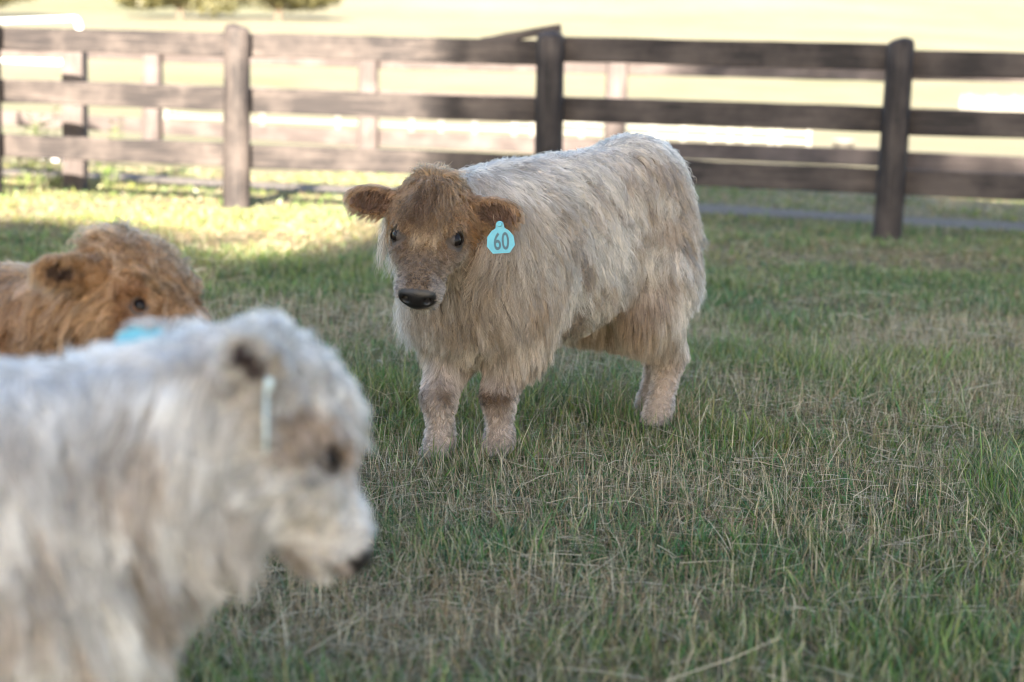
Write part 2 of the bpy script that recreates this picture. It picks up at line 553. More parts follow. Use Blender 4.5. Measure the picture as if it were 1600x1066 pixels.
def post_mesh(H, rad, seed, sides=16, square=0.0):
    """round post lying along +x, foot at x = -0.05, worn domed top"""
    r = np.random.default_rng(seed)
    lv = [(-.05, 1.03), (.1, 1.02), (.35, 1.0), (.65, .99), (.95, .975)]
    lv = [q for q in lv if q[0] < H - .06] + [(H - .045, .96), (H - .018, .88), (H - .004, .62), (H, .25)]
    ph = r.uniform(0, 6, 3)
    vs, fs = [], []
    for x, k in lv:
        for j in range(sides):
            a = 2 * math.pi * j / sides
            q = rad * k * (1 + .035 * math.sin(2 * a + ph[0] + x) + .025 * math.sin(3 * a + ph[1] - 1.5 * x))
            if square: q *= 1 + square * (1 / max(abs(math.cos(a)), abs(math.sin(a))) - 1)
            vs.append((x + (.012 * math.cos(a + ph[2]) if x > H - .05 else 0), q * math.cos(a), q * math.sin(a)))
    n = sides
    for i in range(len(lv) - 1):
        for j in range(n):
            fs.append((i * n + j, i * n + (j + 1) % n, (i + 1) * n + (j + 1) % n, (i + 1) * n + j))
    fs.append(tuple(range((len(lv) - 1) * n, len(lv) * n)))
    return vs, fs

def build_fence(name, pts, height, rails, rail_h, rad, mat, label, seeds, lean, back, square=0.0):
    root = empty(name, (*pts[0], 0), 0, label, 'fence')
    o0 = Vector((*pts[0], 0))
    for i, p in enumerate(pts):
        vs, fs = post_mesh(height, rad, seeds + i, square=square)
        o = mesh_obj('post', vs, fs, mat, root, True)
        R = Matrix.Rotation(lean[i % len(lean)][0], 4, 'Y') @ Matrix.Rotation(lean[i % len(lean)][1], 4, 'X') @ Matrix.Rotation(-math.pi / 2, 4, 'Y')
        o.matrix_local = Matrix.Translation(Vector((*p, float(terrain(p[0], p[1])))) - o0) @ R
    for i in range(len(pts) - 1):
        a, b2 = Vector((*pts[i], 0)), Vector((*pts[i + 1], 0))
        d = b2 - a
        ang = math.atan2(d.y, d.x)
        nrm = Vector((-d.y, d.x, 0)).normalized()
        for k, z in enumerate(rails):
            r = np.random.default_rng(seeds * 31 + i * 7 + k)
            dz = r.normal(0, .010)
            vs, fs = board_mesh(d.length - 0.006, rail_h, .032, seeds * 91 + i * 5 + k)
            o = mesh_obj('rail', vs, fs, mat, root)
            o.location = (a + b2) / 2 + nrm * (back + 0.004 * (k - 1)) + Vector((0, 0, z + dz)) - o0
            o.rotation_euler = (r.normal(0, .012), r.normal(0, .004), ang)
    return root

near_pts = [(-6.6, 14.05), (-4.17, 13.52)] + [tuple(P0 + DV * k) for k in range(0, 5)]
near_fence = build_fence('board_fence', near_pts, 1.37, (.395, .815, 1.225), .178, .100, M['fence'],
    'dark brown stained three-board fence right behind the standing calf', 40,
    [(0, 0), (.01, 0), (-.004, .01), (-.012, 0), (.012, .0), (0, 0), (0, 0)], .098)
vs, fs = board_mesh(.60, .06, .03, 77, 6)
o = mesh_obj('loose_board', vs, fs, M['fence'], near_fence)
o.location = Vector((.0, 12.60, 1.345)) - Vector((*near_pts[0], 0))
o.rotation_euler = (0, -.19, math.atan2(DV[1], DV[0]))

far_pts = [tuple(Q0 + QV * k) for k in (-1, 0, 1, 2, 3, 4)]
build_fence('board_fence', far_pts, 1.34, (.40, .80, 1.20), .165, .105, M['fence_far'],
    'faded grey-brown board fence on the far side of the gravel lane', 60, [(0, 0), (.006, 0), (-.01, 0), (.004, 0)], .11, .6)

# white tubular gate and its post, left end of the lane
def tube(path, rad, sides=10):
    P = [Vector(p) for p in path]
    vs, fs = [], []
    for i, p in enumerate(P):
        t = (P[min(i + 1, len(P) - 1)] - P[max(i - 1, 0)]).normalized()
        u = t.orthogonal().normalized() if abs(t.z) > .9 else t.cross(Vector((0, 0, 1))).normalized()
        w = t.cross(u)
        for j in range(sides):
            a = 2 * math.pi * j / sides
            vs.append(p + (u * math.cos(a) + w * math.sin(a)) * rad)
    for i in range(len(P) - 1):
        for j in range(sides):
            fs.append((i * sides + j, i * sides + (j + 1) % sides, (i + 1) * sides + (j + 1) % sides, (i + 1) * sides + j))
    fs.append(tuple(reversed(range(sides)))); fs.append(tuple(range((len(P) - 1) * sides, len(P) * sides)))
    return vs, fs

ga, gb = Vector((-3.76, 14.76, 0)), Vector((-5.95, 18.35, 0))
gd = (gb - ga)
gate = empty('tube_gate', ga, 0, 'white metal tube gate standing open behind the near board fence', 'gate')
def gp(t, z): return gd * t + Vector((0, 0, z))
corner = [gp(0, .2)] + [gp(0, 1.30)] + [gp(.03 * (1 - math.cos(a)), 1.30 + .13 * math.sin(a)) for a in (.4, .8, 1.2, 1.57)]
frame = corner + [gp(.94, 1.455)] + [gp(1, 1.33), gp(1, .2), gp(0, .2)]
mesh_obj('frame', *tube(frame, .027), M['white_paint'], gate, True)
for z in (.30, .78, 1.06):
    mesh_obj('bar', *tube([gp(.012, z), gp(.5, z + .005), gp(.988, z)], .024), M['white_paint'], gate, True)
vs, fs = post_mesh(1.30, .105, 91, square=.4)
o = mesh_obj('gate_post', vs, fs, M['fence_far'])
o.matrix_world = Matrix.Translation((-3.73, 14.46, 0)) @ Matrix.Rotation(-math.pi / 2, 4, 'Y')
tag(o, 'weathered wooden post that carries the white tube gate', 'post')

# ------------------------------------------------------------------ far field: white posts, pickets, tub
line = [(-6.51, 31.75), (-4.6, 30.88), (-3.17, 30.23), (-1.84, 29.63), (-1.32, 29.39), (-0.74, 29.13), (-0.07, 28.82), (0.24, 28.68), (1.04, 28.32),
        (2.17, 27.8), (2.65, 27.58), (3.07, 27.4), (3.36, 27.26), (3.62, 27.14), (3.96, 26.99), (4.09, 26.93), (4.52, 26.73)]
wf = empty('wire_fence', (*line[0], 0), 0, 'low line of small white posts out in the sunlit field', 'fence')
z0 = np.array([float(terrain(x, y)) for x, y in line])
for i, (x, y) in enumerate(line):
    vs, fs = post_mesh(.42 + .05 * math.sin(i * 2.1), .030, 200 + i, 10)
    o = mesh_obj('post', vs, fs, M['worn_white'], wf, True)
    o.matrix_local = Matrix.Translation((x - line[0][0], y - line[0][1], z0[i])) @ Matrix.Rotation(-math.pi / 2, 4, 'Y')
for h in (.2, .34):
    mesh_obj('wire', *tube([(x - line[0][0], y - line[0][1] - .06, z0[i] + h) for i, (x, y) in enumerate(line)], .004, 5), M['white_paint'], wf)

px0 = np.array([10.8, 42.0])
pk = empty('picket_fence', (*px0, float(terrain(*px0))), 0, 'short run of white picket fence far out in the field', 'fence')
for k in range(22):
    x = k * .155
    hgt = .70 + .03 * math.sin(k * 1.7)
    vs = [(x - .045, -.012, 0), (x + .045, -.012, 0), (x + .045, .012, 0), (x - .045, .012, 0), (x - .045, -.012, hgt), (x + .045, -.012, hgt),
          (x + .045, .012, hgt), (x - .045, .012, hgt), (x, -.012, hgt + .06), (x, .012, hgt + .06)]
    mesh_obj('picket', vs, [(0, 3, 2, 1), (0, 1, 5, 8, 4), (2, 3, 7, 9, 6), (1, 2, 6, 5), (3, 0, 4, 7), (5, 6, 9, 8), (7, 4, 8, 9)], M['worn_white'], pk)
for z in (.25, .55):
    vs, fs = board_mesh(3.4, .09, .03, 300 + int(z * 10), 8)
    o = mesh_obj('rail', vs, fs, M['worn_white'], pk)
    o.location = (1.63, .03, z)

def lathe(prof, sides=20):
    vs, fs = [], []
    for (r, z) in prof:
        for j in range(sides):
            a = 2 * math.pi * j / sides
            vs.append((r * math.cos(a), r * math.sin(a), z))
    for i in range(len(prof) - 1):
        for j in range(sides):
            fs.append((i * sides + j, i * sides + (j + 1) % sides, (i + 1) * sides + (j + 1) % sides, (i + 1) * sides + j))
    return vs, fs
bk = empty('bucket', (4.60, 24.3, float(terrain(4.6, 24.3)) + .002), 0, 'small white bucket standing in the field beyond the fences', 'bucket')
vs, fs = lathe([(.0, .01), (.115, .01), (.12, .0), (.15, .30), (.16, .30), (.16, .325), (.146, .325), (.142, .3), (.11, .03), (0, .03)])
mesh_obj('body', vs, fs, M['worn_white'], bk, True)
mesh_obj('handle', *tube([(.16 * math.cos(a), -.02 - .03 * math.sin(a), .31 - .13 * math.sin(a)) for a in np.linspace(0, math.pi, 9)], .004, 6), M['worn_white'], bk, True)

# ------------------------------------------------------------------ trees
def crown_leaves(lobes, n, size, cols, seed, shell=0.45):
    r = np.random.default_rng(seed)
    vol = np.array([l[1][0] * l[1][1] * l[1][2] for l in lobes]) ** (2 / 3)
    pick = r.choice(len(lobes), n, p=vol / vol.sum())
    c = np.array([l[0] for l in lobes])[pick]; rad = np.array([l[1] for l in lobes])[pick]
    u = norm(r.normal(size=(n, 3)))
    rr = r.uniform(shell ** 3, 1, n) ** (1 / 3)
    rr = rr * (1 + .16 * (vnoise(u * 3 + pick[:, None] * 5.1) - .5) * 2)
    p = c + u * rad * rr[:, None]
    nn = norm(u * .7 + r.normal(size=(n, 3)) * .8 + np.array([0, 0, .5]))
    t1 = norm(np.cross(nn, r.normal(size=(n, 3)))); t2 = np.cross(nn, t1)
    s = (size * r.uniform(.55, 1.25, n))[:, None]
    Vv = np.stack([p - t1 * s, p - t2 * s * .42 + nn * s * .08, p + t1 * s, p + t2 * s * .42 + nn * s * .08], 1).reshape(-1, 3)
    Qq = np.arange(n * 4).reshape(n, 4)
    cc = np.array(cols)[r.integers(0, len(cols), n)] * r.uniform(.7, 1.3, (n, 1)) * (.8 + .4 * vnoise(p * .9))[:, None]
    return Vv, Qq, np.repeat(cc, 4, 0)

def limb_path(a, b, seed, k=5, wob=.12):
    r = np.random.default_rng(seed)
    a, b = np.array(a, float), np.array(b, float)
    L = np.linalg.norm(b - a)
    return [tuple(a + (b - a) * t + (r.normal(0, wob * L * .3, 3) if 0 < t < 1 else 0)) for t in np.linspace(0, 1, k + 1)]

def taper_tube(path, r0, r1, sides=9):
    vs, fs = tube(path, 1.0, sides)
    n = len(path)
    out = []
    for i in range(n):
        rad = r0 + (r1 - r0) * i / (n - 1)
        if i == 0: rad *= 1.35
        c = Vector(path[i])
        for j in range(sides):
            out.append(c + (vs[i * sides + j] - c) * rad)
    return out, fs

def tree(name, loc, lobes, trunk_r, n, size, cols, seed, label, group):
    z = float(terrain(loc[0], loc[1]))
    root = empty(name, (loc[0], loc[1], z), 0, label, 'tree', group)
    zmid = np.mean([l[0][2] for l in lobes])
    top = (0.1, 0, max(l[0][2] for l in lobes))
    mesh_obj('trunk', *taper_tube(limb_path((0, 0, -.15), top, seed, 7, .05), trunk_r, trunk_r * .25), M['trunk'], root, True)
    low = min(l[0][2] - l[1][2] for l in lobes)
    for i, l in enumerate(lobes):
        a = (0, 0, max(low * .9, .25 * zmid) + .2 * (i % 3))
        mesh_obj('limb', *taper_tube(limb_path(a, l[0], seed + i + 1, 5, .10), trunk_r * .45, trunk_r * .1, 7), M['trunk'], root, True)
    Vv, Qq, cc = crown_leaves(lobes, n, size, cols, seed)
    np_mesh('crown', Vv, Qq, None, M['leaf'], root, False, cc)
    return root

OLIVE = [(.10, .095, .04), (.13, .12, .05), (.08, .08, .035)]
LEAFG = [(.055, .10, .028), (.07, .115, .035), (.045, .085, .028)]
def lobes_of(r, cz, rx, ry, rz, n=7):
    q = np.random.default_rng(r)
    out = [((0, 0, cz), (rx * .75, ry * .75, rz * .8))]
    for k in range(n):
        a = 2 * math.pi * k / n + q.uniform(-.3, .3)
        zz = q.uniform(-.5, .55)
        out.append(((math.cos(a) * rx * .58, math.sin(a) * ry * .58, cz + zz * rz), (rx * q.uniform(.36, .48), ry * q.uniform(.36, .48), rz * q.uniform(.34, .46))))
    return out
# low trees on the hillside, cut off by the top of the picture
tree('field_tree', (-16.6, 84.5), lobes_of(1, 1.6, 3.5, 2.2, 1.5, 13), .16, 9000, .17, OLIVE, 501, 'olive low tree on the hillside, left one of a touching pair', 'low trees on the hillside')
tree('field_tree', (-11.9, 85), lobes_of(2, 1.6, 3.3, 2.2, 1.5, 13), .17, 9000, .17, OLIVE, 511, 'olive low tree on the hillside, right one of a touching pair', 'low trees on the hillside')
tree('field_tree', (-25.4, 81.0), lobes_of(3, 1.6, 3.1, 2.0, 1.5, 13), .16, 9000, .17, OLIVE, 521, 'olive low tree in the top left corner above the white gate', 'low trees on the hillside')

# unseen trees added behind the camera, shaped to shade the paddock from the low sun
tree('added_shade_tree', (-1.0, -20.0), lobes_of(11, 12.6, 3.4, 2.9, 5.9, 12), .36, 22000, .23, LEAFG, 601, 'unseen tall leafy tree added behind the camera to cast shade, middle of three', 'unseen shade trees added behind the camera')
tree('added_shade_tree', (5.0, -20.5), lobes_of(12, 12.8, 4.4, 3.0, 5.9, 12), .38, 24000, .23, LEAFG, 631, 'unseen tall leafy tree added behind the camera to cast shade, right of three', 'unseen shade trees added behind the camera')
tree('added_shade_tree', (-7.6, -20.2), lobes_of(13, 9.35, 4.1, 2.9, 4.6, 12), .32, 22000, .23, LEAFG, 661, 'unseen shorter leafy tree added behind the camera to cast shade, left of three', 'unseen shade trees added behind the camera')

# tall weeds by the gate post
def weed(loc, h, ns, seed, label):
    r = np.random.default_rng(seed)
    root = empty('weed', (*loc, float(terrain(*loc))), 0, label, 'weed', 'weeds by the gate')
    vs, qs, cs, off = [], [], [], 0
    for k in range(ns):
        tip = (r.normal(0, .13), r.normal(0, .1), h * r.uniform(.7, 1.05))
        path = limb_path((r.normal(0, .04), r.normal(0, .04), -.02), tip, seed + k, 4, .06)
        mesh_obj('stem', *taper_tube(path, .006, .002, 5), M['weed_stem'], root, True)
        for t in np.linspace(.15, 1, 13):
            i = min(int(t * 4), 3); f = t * 4 - i
            p = np.array(path[i]) * (1 - f) + np.array(path[i + 1]) * f
            d = norm(np.array([r.normal(), r.normal(), r.uniform(-.1, .7)])); sd = norm(np.cross(d, [0, 0, 1.])); L = r.uniform(.05, .12)
            quad = [p, p + d * L * .5 + sd * L * .22, p + d * L + np.array([0, 0, -.02]), p + d * L * .5 - sd * L * .22]
            vs += quad; qs.append([off, off + 1, off + 2, off + 3]); off += 4
            cs += [np.array((.10, .16, .03)) * r.uniform(.7, 1.4)] * 4
    np_mesh('foliage', np.array(vs), np.array(qs), None, M['leaf'], root, False, np.array(cs))
M['weed_stem'] = simple_mat('weed_stem', (.10, .13, .04), (.16, .18, .07), 20, .7, .1)
weed((-4.30, 15.15), .60, 5, 700, 'yellow-green weed under the white gate, the one farther from the gate post')
weed((-3.98, 14.85), .64, 6, 720, 'yellow-green weed under the white gate, the one nearer to the gate post')
weed((-3.50, 14.75), .58, 4, 740, 'yellow-green weed on the outer side of the gate post')

# ------------------------------------------------------------------ calves
def frame_from(hx, up=(0, 0, 1)):
    hx = norm(np.array(hx, float)); hy = norm(np.cross(np.array(up, float), hx)); hz = np.cross(hx, hy)
    return np.stack([hx, hy, hz], 1)          # columns are the axes

class Prim:
    def __init__(s, kind, group, k=.04, sub=False, **a):
        s.kind, s.group, s.k, s.sub = kind, group, k, sub
        s.__dict__.update({q: np.array(v, np.float32) for q, v in a.items()})
    def dist(s, p):
        if s.kind == 'e':
            q = p - s.c
            if hasattr(s, 'R'): q = q @ s.R
            k0 = np.linalg.norm(q / s.r, axis=-1); k1 = np.linalg.norm(q / (s.r * s.r), axis=-1)
            return k0 * (k0 - 1) / np.maximum(k1, 1e-6)
        ab = s.b - s.a
        t = np.clip(((p - s.a) @ ab) / (ab @ ab), 0, 1)
        return np.linalg.norm(p - s.a - t[..., None] * ab, axis=-1) - (s.ra + (s.rb - s.ra) * t)
    def box(s):
        if s.kind == 'e':
            r = np.full(3, s.r.max()) if hasattr(s, 'R') else s.r
            return s.c - r, s.c + r
        r = max(s.ra, s.rb)
        return np.minimum(s.a, s.b) - r, np.maximum(s.a, s.b) + r

def field(prims, lo, hi, res):
    n = np.ceil((hi - lo) / res).astype(int) + 1
    S = np.full(n, .25, np.float32)
    ax = [lo[i] + np.arange(n[i], dtype=np.float32) * res for i in range(3)]
    for pr in prims:
        a, b = pr.box(); m = .11
        i0 = np.clip(((a - m - lo) / res).astype(int), 0, n - 1); i1 = np.clip(((b + m - lo) / res).astype(int) + 2, 1, n)
        sl = tuple(slice(i0[k], i1[k]) for k in range(3))
        G = np.stack(np.meshgrid(*[ax[k][sl[k]] for k in range(3)], indexing='ij'), -1).astype(np.float32)
        d = pr.dist(G); cur = S[sl]; k = pr.k
        if pr.sub:
            h = np.clip(.5 - .5 * (cur + d) / k, 0, 1); S[sl] = cur + (-d - cur) * h + k * h * (1 - h)
        else:
            h = np.clip(.5 + .5 * (cur - d) / k, 0, 1); S[sl] = cur + (d - cur) * h - k * h * (1 - h)
    return S

def surface_nets(S, lo, res):
    neg = S < 0
    c = neg[:-1, :-1, :-1].astype(np.int8)
    cnt = np.zeros_like(c)
    offs = [(i, j, k) for i in (0, 1) for j in (0, 1) for k in (0, 1)]
    sh = S.shape
    for (i, j, k) in offs:
        cnt += neg[i:sh[0] - 1 + i, j:sh[1] - 1 + j, k:sh[2] - 1 + k]
    act = np.argwhere((cnt > 0) & (cnt < 8))
    vid = np.full(cnt.shape, -1, np.int32); vid[tuple(act.T)] = np.arange(len(act))
    val = {o: S[tuple((act + o).T)] for o in offs}
    acc = np.zeros((len(act), 3)); num = np.zeros(len(act))
    for a in offs:
        for axx in range(3):
            if a[axx]: continue
            b = list(a); b[axx] = 1; b = tuple(b)
            va, vb = val[a], val[b]
            cr = (va < 0) != (vb < 0)
            t = np.where(cr, va / np.where(cr, va - vb, 1), 0)
            p = np.array(a, float)[None] + t[:, None] * (np.array(b) - np.array(a))[None]
            acc += np.where(cr[:, None], p, 0); num += cr
    V = lo + (act + acc / num[:, None]) * res
    quads = []
    for axx in range(3):
        u, v = [(1, 2), (2, 0), (0, 1)][axx]
        s0 = [slice(None)] * 3; s1 = [slice(None)] * 3
        s0[axx] = slice(0, -1); s1[axx] = slice(1, None)
        A, B = neg[tuple(s0)], neg[tuple(s1)]
        e = np.argwhere(A != B)
        ok = (e[:, u] > 0) & (e[:, v] > 0) & (e[:, u] < sh[u] - 1) & (e[:, v] < sh[v] - 1)
        e = e[ok]
        inside = A[tuple(e.T)]
        ids = []
        for du, dv in ((-1, -1), (0, -1), (0, 0), (-1, 0)):
            q = e.copy(); q[:, u] += du; q[:, v] += dv
            ids.append(vid[tuple(q.T)])
        q = np.stack(ids, 1)
        q[~inside] = q[~inside][:, ::-1]
        quads.append(q)
    return V, np.concatenate(quads)

class Grid:
    def __init__(s, S, lo, res): s.S, s.lo, s.res = S, lo, res
    def at(s, p):
        q = (p - s.lo) / s.res
        q = np.clip(q, 0, np.array(s.S.shape) - 1.001)
        i = q.astype(np.int32); f = (q - i).astype(np.float32)
        o = 0
        for dx in (0, 1):
            for dy in (0, 1):
                for dz in (0, 1):
                    w = (f[:, 0] if dx else 1 - f[:, 0]) * (f[:, 1] if dy else 1 - f[:, 1]) * (f[:, 2] if dz else 1 - f[:, 2])
                    o = o + w * s.S[i[:, 0] + dx, i[:, 1] + dy, i[:, 2] + dz]
        return o
    def grad(s, p, e=None):
        e = e or s.res * 1.2
        g = np.stack([s.at(p + d) - s.at(p - d) for d in np.eye(3) * e], -1)
        return norm(g)

def calf_prims(ps):
    s, hs = ps['s'], ps['hs']
    P = []
    def E(c, r, g='torso', k=.06): P.append(Prim('e', g, k * s, c=np.array(c) * s, r=np.array(r) * s))
    def Cc(a, b, ra, rb, g='torso', k=.04): P.append(Prim('c', g, k * s, a=np.array(a) * s, b=np.array(b) * s, ra=ra * s, rb=rb * s))
    E((.0, 0, .545), (.37, .168, .215)); E((.24, 0, .515), (.19, .168, .22), k=.09); E((-.34, 0, .632), (.18, .16, .225), k=.09); E((-.455, 0, .775), (.07, .05, .05), k=.06)
    E((-.14, 0, .71), (.32, .10, .10), k=.09); E((.17, 0, .63), (.2, .105, .125), k=.08)
    E((.365, -.01, .44), (.115, .145, .165), k=.08); E((.0, 0, .465), (.24, .14, .12), k=.08)
    H = np.array(ps['head']) / s
    R = frame_from(ps['hx'], ps.get('up', (0, 0, 1)))
    nb = H + R @ np.array([-.03, 0, -.04]) * hs / s; nt_ = ps.get('throat', 1.0)
    Cc((.24, 0, .585), nb, .175, .105 * hs / s, k=.09)
    Cc((.33, 0, .50), nb + R @ np.array(ps.get('tpos', (.0, 0, -.05))) * hs / s, .13 * nt_, .07 * nt_ * hs / s, k=.09)
    for i, sd in ((0, 1), (1, -1)):
        E((.26, sd * .115, .45), (.11, .062, .17), k=.06)
        E((-.36, sd * .105, .48), (.145, .072, .2), k=.06)
        fx, fy = ps['front'][i]
        Cc((.255, sd * .115, .44), ((.235 + fx) / 2, (sd * .115 + fy) / 2, .32), .075, .06, 'leg', .06)
        Cc(((.235 + fx) / 2, (sd * .115 + fy) / 2, .33), (fx + .005, fy, .185), .058, .040, 'leg', .04)
        Cc((fx + .005, fy, .185), (fx - .005, fy, .07), .036, .028, 'leg', .03)
        Cc((fx - .005, fy, .07), (fx + .02, fy, .02), .034, .038, 'leg', .02)
        rx, ry = ps['rear'][i]
        Cc((-.33, sd * .11, .45), (-.27, sd * .125, .36), .10, .078, 'torso', .06)
        Cc((-.27, sd * .125, .36), (rx - .06, ry, .225), .078, .044, 'leg', .05)
        Cc((rx - .06, ry, .225), (rx - .02, ry, .075), .037, .030, 'leg', .03)
        Cc((rx - .02, ry, .075), (rx + .01, ry, .02), .035, .039, 'leg', .02)
    Cc((-.49, 0, .76), (-.56, .01, .66), .035, .025, 'tail', .03); Cc((-.56, .01, .66), (-.585, .015, .38), .024, .016, 'tail', .02)
    # head
    O = H * s
    def h(v): return O + R @ (np.array(v) * hs)
    def HE(c, r, g='head', k=.025, sub=False, RR=None):
        P.append(Prim('e', g, k * hs, sub, c=h(c), r=np.array(r) * hs, R=R if RR is None else RR))
    def HC(a, b, ra, rb, k=.025, g='head'): P.append(Prim('c', g, k * hs, a=h(a), b=h(b), ra=ra * hs, rb=rb * hs))
    HE((-.005, 0, .0), (.095, .088, .08)); HE((-.06, 0, .03), (.058, .07, .05), k=.03)
    if 'dome' in ps: HE((.030, 0, ps['dome']), (.085, .062, .045), k=.03)
    HC((.03, 0, -.004), (.19, 0, -.014), .074, .045, k=.03)
    HE((.205, 0, -.024), (.052, .051, .044)); HE((.238, 0, -.012), (.022, .040, .030), k=.015)
    HC((-.01, 0, -.065), (.18, 0, -.058), .05, .032, k=.02); HE((.205, 0, -.060), (.034, .040, .020), k=.012)
    for sd in (1, -1):
        HE((.02, sd * .048, -.035), (.08, .042, .065), k=.03)
        HE((.053, sd * .061, .045), (.042, .024, .021), k=.02)
        HE((.085, sd * .064, .0), (.05, .02, .03), k=.03)
        HE((.226, sd * .029, -.008), (.028, .021, .025), k=.012)
    for sd, key in ((1, 'earL'), (-1, 'earR')):
        ed, ef = ps[key]                                   # ear axis and the way its opening faces, in head axes
        A = norm(np.array(ed, float) if ps.get('ears_free') else R @ np.array(ed, float)); F = np.array(ef, float) if ps.get('ears_free') else R @ np.array(ef, float); F = norm(F - A * (F @ A)); B = np.cross(F, A)
        ER = np.stack([A, B, F], 1)
        b0 = h((-.030, sd * .070, .022)); es = ps.get(key + '_size', 1.0) * hs
        P.append(Prim('c', 'ear', .02 * hs, a=b0, b=b0 + A * .04 * es, ra=.028 * es, rb=.024 * es))
        c = b0 + A * .086 * es
        P.append(Prim('e', 'ear', .015 * hs, c=c, r=np.array([.066, .037, .016]) * es, R=ER))
        P.append(Prim('e', 'ear', .008 * hs, True, c=c + F * .017 * es - A * .002 * es, r=np.array([.056, .029, .016]) * es, R=ER))
        ps[key + '_frame'] = (b0, c, ER)
    for sd in (1, -1):
        HE((.081, sd * .086, .038), (.027, .021, .021), k=.006, sub=True)
        HE((.256, sd * .027, -.008), (.022, .011, .010), k=.003, sub=True)
    HE((.235, 0, -.0465), (.05, .08, .0045), k=.006, sub=True)
    return P, O, R

def eye_centre(sd): return np.array((.080, sd * .0655, .0255))

